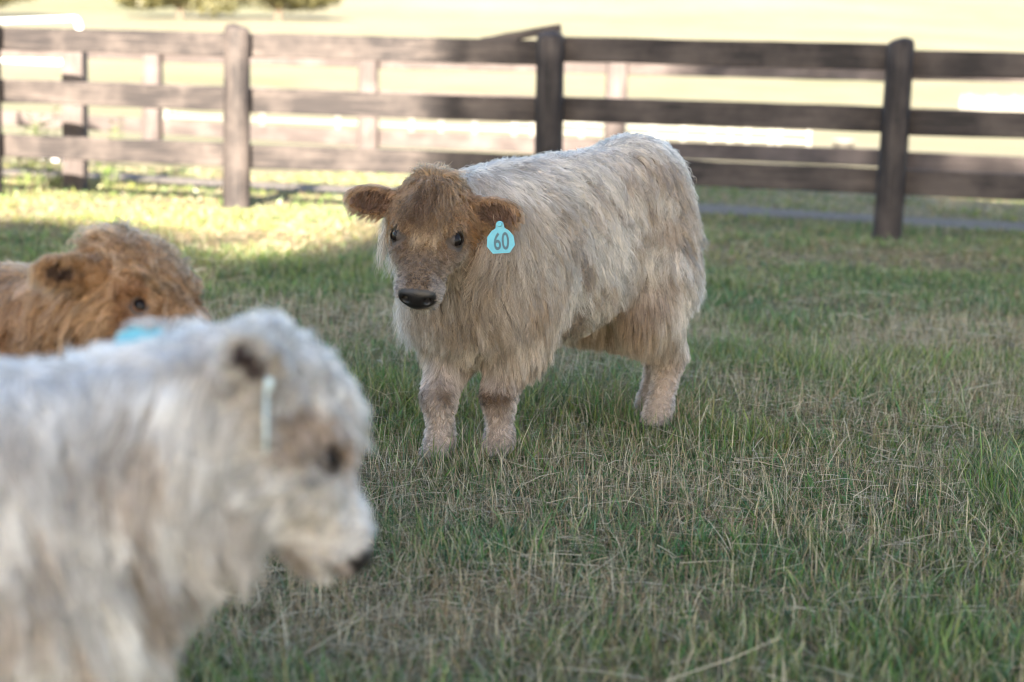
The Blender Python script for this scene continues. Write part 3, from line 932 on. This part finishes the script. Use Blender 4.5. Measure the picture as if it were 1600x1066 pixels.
def style(ps, P, N, hp, g, seed):
    """per point: hair length, flow, lift, colour, wave, density, forelock mask; P in metres (calf axes), hp in head axes"""
    s, kind = ps['s'], ps['kind']
    n = len(P); Q = P / s
    R = ps['R']
    x, y, z = Q.T
    a, b, c = hp.T
    ishead = g == 0; isear = g == 1; isleg = g == 2; istail = g == 4
    sgn = np.sign(y) + (y == 0)
    # ---- flow and length on the trunk
    back, down = np.array([-1., 0, 0]), np.array([0, 0, -1.])
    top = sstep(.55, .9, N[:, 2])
    fl = np.tile(back * .42 + down, (n, 1))
    fl = fl * (1 - top[:, None]) + top[:, None] * (np.stack([-np.ones(n) * .75, sgn * np.clip(abs(y) * 14, 0, 1.), -np.ones(n) * .1], 1))
    front = sstep(.22, .34, x)
    fl[:, 0] *= 1 - .75 * front
    fl += (np.stack([vnoise(Q * 7), vnoise(Q * 7 + 40), vnoise(Q * 7 + 80)], 1) - .5) * 1.9 + (np.stack([vnoise(Q * 19), vnoise(Q * 19 + 40), vnoise(Q * 19 + 80)], 1) - .5) * .7
    ln = .064 + .026 * fnoise(Q * 5, 2)
    ln = ln + .036 * front * sstep(.3, .45, z) - .018 * top
    ln = np.where(z < .40, ln * (.8 + .2 * sstep(.2, .40, z)), ln)
    ln = ln * (1 - .45 * sstep(-.1, -.6, N[:, 2])) * (1 - .35 * sstep(.0, -.12, x) * sstep(.48, .36, z))
    ln = np.where(isleg, .010 + .064 * sstep(.18, .32, z), ln)
    ln = np.where(istail, .05, ln)
    fl[isleg] = down + np.array([-.15, 0, 0])
    wave = np.where(isleg, .002, ps.get('tousle', .0075))
    lift = np.where(isleg, .34, .42) + .0 * x
    # ---- head
    hf = np.zeros((n, 3))
    fore = ishead & (c > .012) & (a < .085) & (a > -.10) & (abs(b) < ps.get('fw', .060) - .25 * np.clip(a, 0, 1))
    face = ishead & ~fore
    up_face = sstep(.0, .03, c)
    # forelock combs forward over the brow and out to the sides
    hfore = np.stack([np.where(a < -.075, -.3, 1.0) + 0 * a, b * ps.get('fspread', 5.) + (vnoise(Q * 25) - .5) * 1.0, -.12 + 0 * a], 1)
    hside = np.stack([-.75 + 0 * a, np.sign(b) * .1, -.7 + 0 * a], 1)
    hnose = np.stack([.55 + 0 * a, b * 6, -.1 + 0 * a], 1)
    hf = np.where(fore[:, None], hfore, np.where((c > .01)[:, None], hnose, hside))
    hl = np.where(fore, ps.get('forelock', .075) * (.50 + .50 * sstep(.08, -.04, a)) * (1 - .42 * sstep(.022, .055, abs(b))) * (1 - ps.get('flat_poll', 0.) * sstep(-.02, -.08, a)), 0)
    facel = .011 + .022 * sstep(.07, -.03, a) * sstep(.02, -.02, c) + .010 * sstep(-.02, -.06, c)
    facel = np.where((a > .07) & (c > 0), .012, facel)
    facel = np.where(a > .17, .007, facel)
    facel = facel + ps.get('fuzz', 0.) * sstep(.16, .08, a)
    hl = np.where(fore, hl, facel)
    ln = np.where(ishead, hl * ps['hs'], ln * s)
    fl = np.where(ishead[:, None], hf @ R.T, fl)
    wave = np.where(fore, ps.get('curl', .010), np.where(face, .0015, wave))
    lift = np.where(fore, ps.get('flift', .50), np.where(face, .22, lift))
    # ---- ears
    for key in ('earL', 'earR'):
        b0, cc, ER = ps[key + '_frame']
        q = (P - b0) @ ER
        m = isear & (np.sign(b) == (1 if key == 'earL' else -1))
        inner = m & (N @ ER[:, 2] > .25)
        fl[m] = (ER[:, 0] * .9 + np.array([0, 0, -.75]))[None]
        ln = np.where(m, np.where(inner, .016, .026 + .018 * sstep(.02, .045, abs(q[:, 1]) / ps['hs'])) * ps['hs'], ln)
        lift = np.where(m, .22, lift)
        wave = np.where(m, .002, wave)
    # ---- colour
    n1 = fnoise(Q * 5 + seed, 3); n2 = fnoise(Q * 13 + seed * 2, 2); n3 = fnoise(Q * 34 + seed, 2)
    K = lambda *v: np.array(v)[None]
    if kind == 'cream':
        col = mix(K(.66, .59, .495), K(.46, .36, .265), sstep(.42, .66, n1 * .65 + n2 * .35))
        flank = sstep(.16, .02, x) * sstep(.25, .34, z) * (1 - top)
        col = mix(col, K(.34, .25, .175), flank * sstep(.46, .66, n2 * .45 + n3 * .55) * .75)
        arm = np.exp(-((x - .10 - .25 * (z - .45)) / .055) ** 2) * sstep(.70, .5, z) * sstep(.02, .10, y)
        col = mix(col, K(.22, .14, .085), arm * .8 * sstep(.3, .5, n2))
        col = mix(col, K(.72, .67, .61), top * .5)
        col = mix(col, K(.70, .655, .59), sstep(-.44, -.52, x) * .7)
        neckc = sstep(.30, .42, x) * sstep(.17, .05, abs(y - .05)) * sstep(.2, .34, z)
        col = mix(col, K(.42, .31, .21), neckc * (.35 + .5 * sstep(.4, .6, n2)))
        lc = mix(K(.62, .51, .43), K(.54, .43, .36), n2)
        knee = np.exp(-((z - .185) / .035) ** 2) * sstep(.0, .1, x) * sstep(-.2, .35, N[:, 0])
        lc = mix(lc, K(.15, .09, .05), knee * .95 * sstep(.15, .36, n2))
        col = np.where(isleg[:, None], mix(col * np.array([[.97, .92, .88]]), lc, sstep(.33, .21, z)), col)
        hc = mix(K(.40, .25, .135), K(.29, .155, .068), sstep(.35, .65, n2))                       # tan cheeks
        behind = sstep(.06, .02, a) * sstep(.04, .07, abs(b))
        hc = mix(hc, K(.36, .17, .06), behind * .8)
        hc = mix(hc, K(.52, .43, .33), sstep(.03, .09, a) * sstep(.012, -.03, c))                # paler jaw
        hc = mix(hc, K(.25, .185, .135), sstep(.10, .16, a) * sstep(-.04, .0, c) * .9)           # dusky bridge
        hc = mix(hc, K(.42, .355, .31), sstep(.18, .21, a) * sstep(.022, .036, abs(b)) * .8)
        lid = np.exp(-(np.linalg.norm(np.stack([a - .108, abs(b) - .064, c - .016], 1), axis=1) / .026) ** 2)
        hc = mix(hc, K(.13, .095, .075), lid * .9)
        rim = np.exp(-(np.linalg.norm(np.stack([a - .081, abs(b) - .070, c - .028], 1), axis=1) / .034) ** 2)
        hc = mix(hc, K(.17, .115, .08), rim * .85)
        fc = mix(K(.38, .23, .115), K(.19, .10, .045), sstep(.38, .6, n2))
        mid = np.exp(-((b + .006) / .026) ** 2) * sstep(-.09, -.04, a) * sstep(.06, .025, a)
        fc = mix(fc, K(.10, .055, .03), mid * .85)
        fc = mix(fc, K(.60, .43, .27), sstep(.025, .06, a) * .85)
        hc = np.where(fore[:, None], fc, hc)
        earc, earin = K(.33, .19, .095), K(.15, .085, .055)
    elif kind == 'ginger':
        col = mix(K(.46, .25, .115), K(.30, .14, .055), sstep(.38, .66, n1 * .5 + n2 * .5))
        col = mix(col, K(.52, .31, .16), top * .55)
        hc = mix(K(.50, .285, .14), K(.33, .16, .068), sstep(.38, .62, n2))
        hc = np.where(fore[:, None], mix(K(.56, .36, .20), K(.36, .19, .085), sstep(.4, .62, n3)), hc)
        lid = np.exp(-(np.linalg.norm(np.stack([a - .085, abs(b) - .07, c - .006], 1), axis=1) / .02) ** 2)
        hc = mix(hc, K(.20, .09, .05), lid * .6)
        earc, earin = K(.40, .21, .09), K(.10, .045, .02)
    else:
        col = mix(K(.82, .795, .755), K(.66, .58, .50), sstep(.48, .68, n1 * .5 + n2 * .5))
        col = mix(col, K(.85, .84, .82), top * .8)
        nk = np.exp(-((x - .40) / .17) ** 2) * sstep(.80, .62, z)
        col = mix(col, K(.36, .25, .165), nk * sstep(.47, .60, fnoise(Q * np.array([24, 24, 8.]) + 11, 2)) * .9)
        col = mix(col, K(.45, .355, .27), sstep(.56, .70, fnoise(Q * np.array([24, 24, 7.]) + 3, 2)) * .6 * (1 - top))
        hc = mix(K(.80, .775, .74), K(.60, .51, .43), sstep(.5, .7, n2))
        ck = np.exp(-(np.linalg.norm(np.stack([a - .0, (abs(b) - .08) * .4, c - .02], 1), axis=1) / .042) ** 2)
        hc = mix(hc, K(.30, .20, .135), ck * .85 * sstep(.28, .45, n2))
        lid = np.exp(-(np.linalg.norm(np.stack([a - .075, abs(b) - .07, c - .018], 1), axis=1) / .036) ** 2)
        hc = mix(hc, K(.13, .125, .13), lid * .85)
        br = sstep(.03, .07, a) * sstep(.18, .14, a) * np.exp(-((c - .055) / .024) ** 2)
        hc = mix(hc, K(.36, .24, .16), br * .85)
        hc = mix(hc, K(.76, .73, .70), sstep(.15, .19, a))
        hc = mix(hc, K(.22, .15, .105), sstep(.15, .18, a) * sstep(-.062, -.075, c) * .45)
        hc = np.where(fore[:, None], mix(K(.78, .76, .72), K(.36, .25, .175), sstep(.53, .66, n2)), hc)
        earc, earin = K(.62, .58, .54), K(.075, .05, .05)
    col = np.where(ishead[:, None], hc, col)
    for key in ('earL', 'earR'):
        b0, cc, ER = ps[key + '_frame']
        m = isear & (np.sign(b) == (1 if key == 'earL' else -1))
        inner = (N @ ER[:, 2] > .25) & (((((P - b0) @ ER)[:, 1] / ps.get('ear_in', .027)) ** 2 + ((((P - b0) @ ER)[:, 0] - .084) / ps.get('ear_il', .055)) ** 2 < ps['hs'] ** 2))
        col = np.where((m & inner)[:, None], earin, np.where(m[:, None], earc, col))
    dens = np.ones(n)
    dens = np.where(ishead, 1.9, dens); dens = np.where(isear, 1.6, dens); dens = np.where(isleg, 1.25, dens)
    nose = ishead & (a > ps.get('nose_a', .240) - .10 * np.clip(.02 - c, 0, .05)) & (c > -.05) & (abs(b) < ps.get('nose_w', .046))
    lips = ishead & (kind != 'pale') & (a > .19) & (abs(c + .046) < .006)
    edist = np.linalg.norm(np.stack([(a - .081) * .85, (abs(b) - .070) * .8, c - .028], 1), axis=1)
    eye = ishead & (edist < ps.get('lid', .0245))
    ln = np.where(ishead & ~(fore & ((abs(b) < .036) | (a < .0))), np.minimum(ln, (.004 + .55 * np.clip(edist - .022, 0, 1)) * ps['hs']), ln)
    bare = nose | lips | eye | (z < .035)
    dens = np.where(bare, 0, dens)
    skin = col * .55
    skin = np.where(((nose | lips) & ishead)[:, None], K(.012, .010, .010), skin)
    skin = np.where((eye & ishead)[:, None], K(.062, .048, .04), skin)
    if kind == 'pale':
        skin = np.where((nose & (c < -.022))[:, None], K(.26, .235, .235), skin)
    skin = np.where((z < .035)[:, None], K(.04, .03, .025), skin)
    return ln, norm(fl), lift, col, wave, dens, fore, skin

def grow_hair(ps, grid, P, N, ln, fl, lift, wave, npts, seed, clump, nclump, grav):
    r = np.random.default_rng(seed)
    n = len(P)
    L = ln * r.uniform(.62, 1.12, n)
    tang = norm(fl - N * np.sum(fl * N, 1, keepdims=True))
    tang = norm(tang + r.normal(0, .13, (n, 3)))
    d = norm(N * lift[:, None] + tang * (1 - lift[:, None]))
    p = P.copy(); pts = [p.copy()]
    st = (L / (npts - 1))[:, None]
    g = np.array([0, 0, -1.])
    for i in range(1, npts):
        t = i / (npts - 1)
        d = norm(d * .80 + tang * .10 + g * grav * .22)
        p = p + d * st
        sd = grid.at(p)
        need = np.clip(.0035 + .006 * t - sd, 0, .03)
        hit = need > 0
        if hit.any():
            p[hit] += grid.grad(p[hit]) * need[hit][:, None]
        pts.append(p.copy())
    H = np.stack(pts, 1)                                    # n, npts, 3
    gi = r.choice(n, min(nclump, n), replace=False)
    kd = kdtree.KDTree(len(gi))
    for j, q in enumerate(P[gi]): kd.insert(q, j)
    kd.balance()
    own = np.array([kd.find(q)[1] for q in P.tolist()])
    G = H[gi][own]
    t = np.linspace(0, 1, npts)
    rel = (P - P[gi][own])[:, None, :]
    amt = (clump * np.where(r.random(n) < .12, .2, r.uniform(.6, 1.15, n).clip(0, 1)))[:, None] * t[None] ** 1.1
    Hc = H + (G - H) * amt[..., None]
    ax = norm(r.normal(size=(len(gi), 3)))[own]
    ax2 = norm(r.normal(size=(len(gi), 3)))[own]
    phs = r.uniform(0, 6.28, len(gi))[own]; wl = r.uniform(.028, .055, len(gi))[own]
    arc = t[None] * L[:, None]
    env = (t[None] ** 1.2)
    Hc = Hc + (wave[:, None] * env * np.sin(arc / wl[:, None] * 6.28 + phs[:, None]))[..., None] * ax[:, None]
    Hc = Hc + (wave[:, None] * .7 * env * np.cos(arc / wl[:, None] * 6.28 * .8 + phs[:, None] * 2))[..., None] * ax2[:, None]
    Hc = Hc + r.normal(0, 1, (n, 1, 3)) * (L * .045)[:, None, None] * t[None, :, None]
    q = Hc.reshape(-1, 3)
    sd = grid.at(q); need = np.clip(.002 - sd, 0, .03); hit = need > 1e-4
    if hit.any(): q[hit] += grid.grad(q[hit]) * need[hit][:, None]
    Hc = q.reshape(n, npts, 3); Hc[:, 0] = P - N * .002
    cb = r.uniform(0, 1, len(gi))[own]
    return Hc, cb

def hair_obj(name, H, col, rad, parent, seed):
    n, k, _ = H.shape
    hc = bpy.data.hair_curves.new(name)
    hc.add_curves([k] * n)
    hc.attributes['position'].data.foreach_set('vector', np.ascontiguousarray(H, np.float32).ravel())
    ra = hc.attributes.get('radius') or hc.attributes.new('radius', 'FLOAT', 'POINT')
    t = np.linspace(0, 1, k)
    rr = rad[:, None] * (1 - .82 * t[None] ** 1.6)
    ra.data.foreach_set('value', rr.astype(np.float32).ravel())
    ca = hc.attributes.new('tint', 'FLOAT_COLOR', 'CURVE')
    c = np.ones((n, 4), np.float32); c[:, :3] = np.clip(col, 0.005, .9)
    ca.data.foreach_set('color', c.ravel())
    hc.materials.append(M['hair'])
    o = bpy.data.objects.new(name, hc)
    COL.objects.link(o); o.parent = parent
    return o

def make_calf(ps, label, group=None):
    root = empty('calf', (*ps['loc'], float(terrain(*ps['loc'])) + ps.get('dz', 0.)), ps['rz'], label, 'calf', group)
    prims, O, R = calf_prims(ps)
    ps['R'] = R; s, hs = ps['s'], ps['hs']
    lo = np.array([-.66, -.34, -.03]) * s; hi = np.array([.62, .34, .95]) * s
    ext = O + R[:, 0] * .27 * hs
    hi = np.maximum(hi, np.maximum(ext, O) + .2 * hs); lo = np.minimum(lo, np.minimum(ext, O) - .2 * hs)
    lo[2] = -.03
    res = ps['res']
    S = field(prims, lo.astype(np.float32), hi.astype(np.float32), res)
    V, Q = surface_nets(S, lo, res)
    grid = Grid(S, lo, res)
    groups = ['head', 'ear', 'leg', 'torso', 'tail']
    def region(p):
        d = np.full((len(p), 5), 9., np.float32)
        for pr in prims:
            if pr.sub: continue
            gi = groups.index(pr.group); d[:, gi] = np.minimum(d[:, gi], pr.dist(p.astype(np.float32)))
        d[:, 3] += .022
        return np.argmin(d, 1)
    headc = lambda p: ((p - O) @ R) / hs
    NV = grid.grad(V)
    g = region(V)
    st = style(ps, V, NV, headc(V), g, ps['seed'])
    body = np_mesh('body', V, Q, None, M['skin'], root, True, st[7])
    # roots
    r = np.random.default_rng(ps['seed'])
    T = np.concatenate([Q[:, [0, 1, 2]], Q[:, [0, 2, 3]]])
    A, B, C2 = V[T[:, 0]], V[T[:, 1]], V[T[:, 2]]
    area = .5 * np.linalg.norm(np.cross(B - A, C2 - A), axis=1) * st[5][T].min(1)
    pick = r.choice(len(T), ps['n'], p=area / area.sum())
    u, v = r.random(ps['n']), r.random(ps['n'])
    f = u + v > 1; u[f], v[f] = 1 - u[f], 1 - v[f]
    P = A[pick] + (B - A)[pick] * u[:, None] + (C2 - A)[pick] * v[:, None]
    N = grid.grad(P, res * 2)
    g = region(P)
    ln, fl, lift, col, wave, dens, fore, skin = style(ps, P, N, headc(P), g, ps['seed'])
    keep = dens > 0
    for nm, m, npts, cl, ncl, gv in (('coat', keep & ~fore, 8, .80, ps['n'] // ps.get('per', 30), .75), ('forelock', keep & fore, 10, .88, max(ps['n'] // 420, 60), .62)):
        idx = np.where(m)[0]
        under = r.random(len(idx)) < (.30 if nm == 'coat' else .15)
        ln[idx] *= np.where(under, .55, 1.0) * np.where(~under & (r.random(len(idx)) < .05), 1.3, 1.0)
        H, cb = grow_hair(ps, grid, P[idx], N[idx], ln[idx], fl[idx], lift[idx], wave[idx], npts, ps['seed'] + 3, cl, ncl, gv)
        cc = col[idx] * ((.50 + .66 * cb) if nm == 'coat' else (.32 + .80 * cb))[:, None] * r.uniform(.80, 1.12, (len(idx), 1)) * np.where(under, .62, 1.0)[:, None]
        rad = ps['rad'] * np.where(ln[idx] < .02, .75, 1.0) * r.uniform(.7, 1.2, len(idx))
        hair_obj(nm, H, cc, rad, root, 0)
    # eyes
    for sd in (1, -1):
        c = O + R @ (eye_centre(sd) * hs)
        rad = ps.get('er', .0215) * hs
        bm = bmesh.new(); bmesh.ops.create_uvsphere(bm, u_segments=24, v_segments=16, radius=rad)
        me = bpy.data.meshes.new('eye'); bm.to_mesh(me); bm.free()
        me.polygons.foreach_set('use_smooth', [True] * len(me.polygons)); me.materials.append(M['eye'])
        e = bpy.data.objects.new('eye', me); COL.objects.link(e); e.parent = root
        e.matrix_local = Matrix.Translation(c) @ Matrix(R.tolist()).to_4x4() @ Matrix.Diagonal((1.05, .9, .9, 1))
        # lids: a skin shell over the eyeball with an almond opening, upper lid lower than the lower one is high
        bm = bmesh.new(); bmesh.ops.create_uvsphere(bm, u_segments=36, v_segments=28, radius=1.0)
        bmesh.ops.rotate(bm, verts=bm.verts, cent=(0, 0, 0), matrix=Matrix.Rotation(math.pi / 2, 3, 'X'))     # poles fore and aft of the slit
        drop = []
        for fc in bm.faces:
            q = fc.calc_center_median()
            w = max(1 - (q.x / .92) ** 2, 0)
            if q.y < -.15 or (q.y > 0 and -.66 * w < q.z < .60 * w): drop.append(fc)
        bmesh.ops.delete(bm, geom=drop, context='FACES')
        me = bpy.data.meshes.new('eyelid'); bm.to_mesh(me); bm.free()
        me.polygons.foreach_set('use_smooth', [True] * len(me.polygons)); me.materials.append(M['lid_' + ps['kind']])
        ld = bpy.data.objects.new('eyelid', me); COL.objects.link(ld); ld.parent = root
        yo = norm(np.array((.16, sd * .74, .60))); xo = norm(np.array((1., 0, 0)) - yo * yo[0]); zo = np.cross(xo, yo) * sd
        ld.matrix_local = Matrix.Translation(c) @ Matrix((R @ np.stack([xo, yo, zo], 1)).tolist()).to_4x4() @ Matrix.Scale(rad * 1.10, 4)
    ps['O'] = O
    return root

def ear_tag(root, c, nrm, up, w, h, mat, text=None, curve=.0):
    """shield-shaped tag with a neck, local y up, z out of the printed face"""
    out = [(-.5, -.18), (-.30, -.5), (.30, -.5), (.5, -.18), (.46, .22), (.30, .46), (.16, .56), (.12, .80), (.05, .86), (-.05, .86), (-.12, .80), (-.16, .56), (-.30, .46), (-.46, .22)]
    t = .0013
    n = len(out)
    vs = [(x * w, y * h, t + curve * (x * x)) for x, y in out] + [(x * w, y * h, -t + curve * (x * x)) for x, y in out]
    fs = [tuple(range(n)), tuple(reversed(range(n, 2 * n)))] + [(i, i + n, (i + 1) % n + n, (i + 1) % n) for i in range(n)]
    fs = [tuple(f) for f in fs]
    o = mesh_obj('ear_tag', vs, fs, mat, root)
    zc = norm(np.array(nrm, float)); yc = np.array(up, float); yc = norm(yc - zc * (yc @ zc)); xc = np.cross(yc, zc)
    o.matrix_local = Matrix.Translation(c) @ Matrix(np.stack([xc, yc, zc], 1).tolist()).to_4x4()
    bm = bmesh.new()
    bmesh.ops.create_cone(bm, cap_ends=True, segments=14, radius1=.0075, radius2=.006, depth=.006)
    me = bpy.data.meshes.new('stud'); bm.to_mesh(me); bm.free(); me.materials.append(mat)
    sdo = bpy.data.objects.new('stud', me); COL.objects.link(sdo); sdo.parent = o; sdo.location = (0, h * .74, .004)
    if text:
        fc = bpy.data.curves.new('numeral', 'FONT'); fc.body = text; fc.size = h * .92; fc.align_x = 'CENTER'; fc.align_y = 'CENTER'
        fc.extrude = .0004; fc.offset = .0009; fc.space_character = 1.05
        tmp = bpy.data.objects.new('numeral_tmp', fc); COL.objects.link(tmp)
        bpy.context.view_layer.update()
        me = bpy.data.meshes.new_from_object(tmp.evaluated_get(bpy.context.evaluated_depsgraph_get()))
        bpy.data.objects.remove(tmp); bpy.data.curves.remove(fc)
        me.materials.clear(); me.materials.append(M['tag_ink'])
        nm = bpy.data.objects.new('numeral', me); COL.objects.link(nm); nm.parent = o; nm.location = (0.002, -.03 * h, t + .0006)
        nm.scale = (.72, 1.1, 1)
        nm['label'] = 'grey printed number 60'
    return o

def local_of(ps, w):
    c, sn = math.cos(ps['rz']), math.sin(ps['rz'])
    dx, dy = w[0] - ps['loc'][0], w[1] - ps['loc'][1]
    return np.array([c * dx + sn * dy, -sn * dx + c * dy, w[2]])
def local_dir(ps, d):
    c, sn = math.cos(ps['rz']), math.sin(ps['rz'])
    return np.array([c * d[0] + sn * d[1], -sn * d[0] + c * d[1], d[2]])

# cream calf number 60, in focus
A1 = dict(kind='cream', s=1.0, hs=1.0, loc=(.112, 4.71), rz=math.atan2(-.755, -.656), res=.005, n=190000, rad=.00058, seed=21, per=20,
          front=[(.31, .085), (.44, -.008)], rear=[(-.335, .12), (-.43, .02)], forelock=.135, fspread=5., fw=.068, er=.0235, lid=.0265, flift=.56, curl=.013, flat_poll=.55)
A1['head'] = local_of(A1, (-.208, 4.262, .657)); A1['hx'] = local_dir(A1, (-.026, -.190, -.182))
A1['up'] = local_dir(A1, (.05, 0, 1))
A1['earL'] = ((-.02, 1, -.12), (.75, 0, .55)); A1['earR'] = ((.0, -1, -.02), (.75, 0, .55))
calf = make_calf(A1, 'shaggy cream calf with turquoise ear tag 60, standing and facing the camera', 'calves')
tc_ = local_of(A1, (-.035, 4.165, .618))
ear_tag(calf, tc_, local_dir(A1, (-.16, -1, .10)), local_dir(A1, (-.10, 0, 1)), .070, .058, M['tag'], '60')

# ginger calf, behind the pale one
A2 = dict(kind='ginger', s=.80, hs=.93, loc=(-1.07, 3.29), rz=math.atan2(-.44, .90), res=.0075, n=75000, rad=.00085, seed=34,
          front=[(.30, .10), (.33, -.09)], rear=[(-.36, .11), (-.40, -.11)], forelock=.095, fw=.078, fspread=3., curl=.018, tousle=.011,
          ear_in=.018, ear_il=.03, er=.0155, lid=.017, earR_size=.95, flift=.45, fuzz=.008)
A2['head'] = local_of(A2, (-.684, 3.075, .622)); A2['hx'] = local_dir(A2, (.62, -.42, -.44))
A2['ears_free'] = True
A2['earL'] = (local_dir(A2, (.1, .9, -.35)), local_dir(A2, (.7, 0, -.35))); A2['earR'] = (local_dir(A2, (-.75, -.6, .10)), local_dir(A2, (.4, -.9, -.1)))
make_calf(A2, 'curly ginger-brown calf peering out behind the white calf', 'calves')

# pale calf close to the lens, looking right
A3 = dict(kind='pale', s=.84, hs=.87, loc=(-.805, 1.80), rz=math.atan2(.30, .95), res=.0065, n=85000, rad=.00075, seed=55,
          front=[(.28, .10), (.34, -.09)], rear=[(-.36, .11), (-.40, -.11)], forelock=.065, fw=.08, flift=.50, fuzz=.014, throat=1.25, nose_a=.225, nose_w=.058, tpos=(.085, 0, -.035), dome=.052, flat_poll=.6,
          ear_in=.018, ear_il=.045, er=.0185, lid=.0215, earL_size=1.45, earR_size=1.0)
A3['head'] = local_of(A3, (-.280, 1.97, .608)); A3['hx'] = local_dir(A3, (.100, .028, -.172))
A3['ears_free'] = True
A3['earL'] = (local_dir(A3, (-.95, .15, .16)), local_dir(A3, (-.1, -.6, .8))); A3['earR'] = (local_dir(A3, (-.26, -.60, .48)), local_dir(A3, (.30, -.85, -.35)))
pale = make_calf(A3, 'white calf in profile close to the lens, out of focus', 'calves')
b0, ec, ER = A3['earR_frame']
ear_tag(pale, ec + ER[:, 2] * .014 + np.array([.01, 0, -.060]), local_dir(A3, (1, .12, 0)), (0, 0, 1), .062, .06, M['tag_pale'])
b0, ec, ER = A3['earL_frame']
ear_tag(pale, local_of(A3, (-.452, 2.02, .668)), local_dir(A3, (-.1, -.9, .5)), local_dir(A3, (.8, 0, .6)), .055, .045, M['tag'])
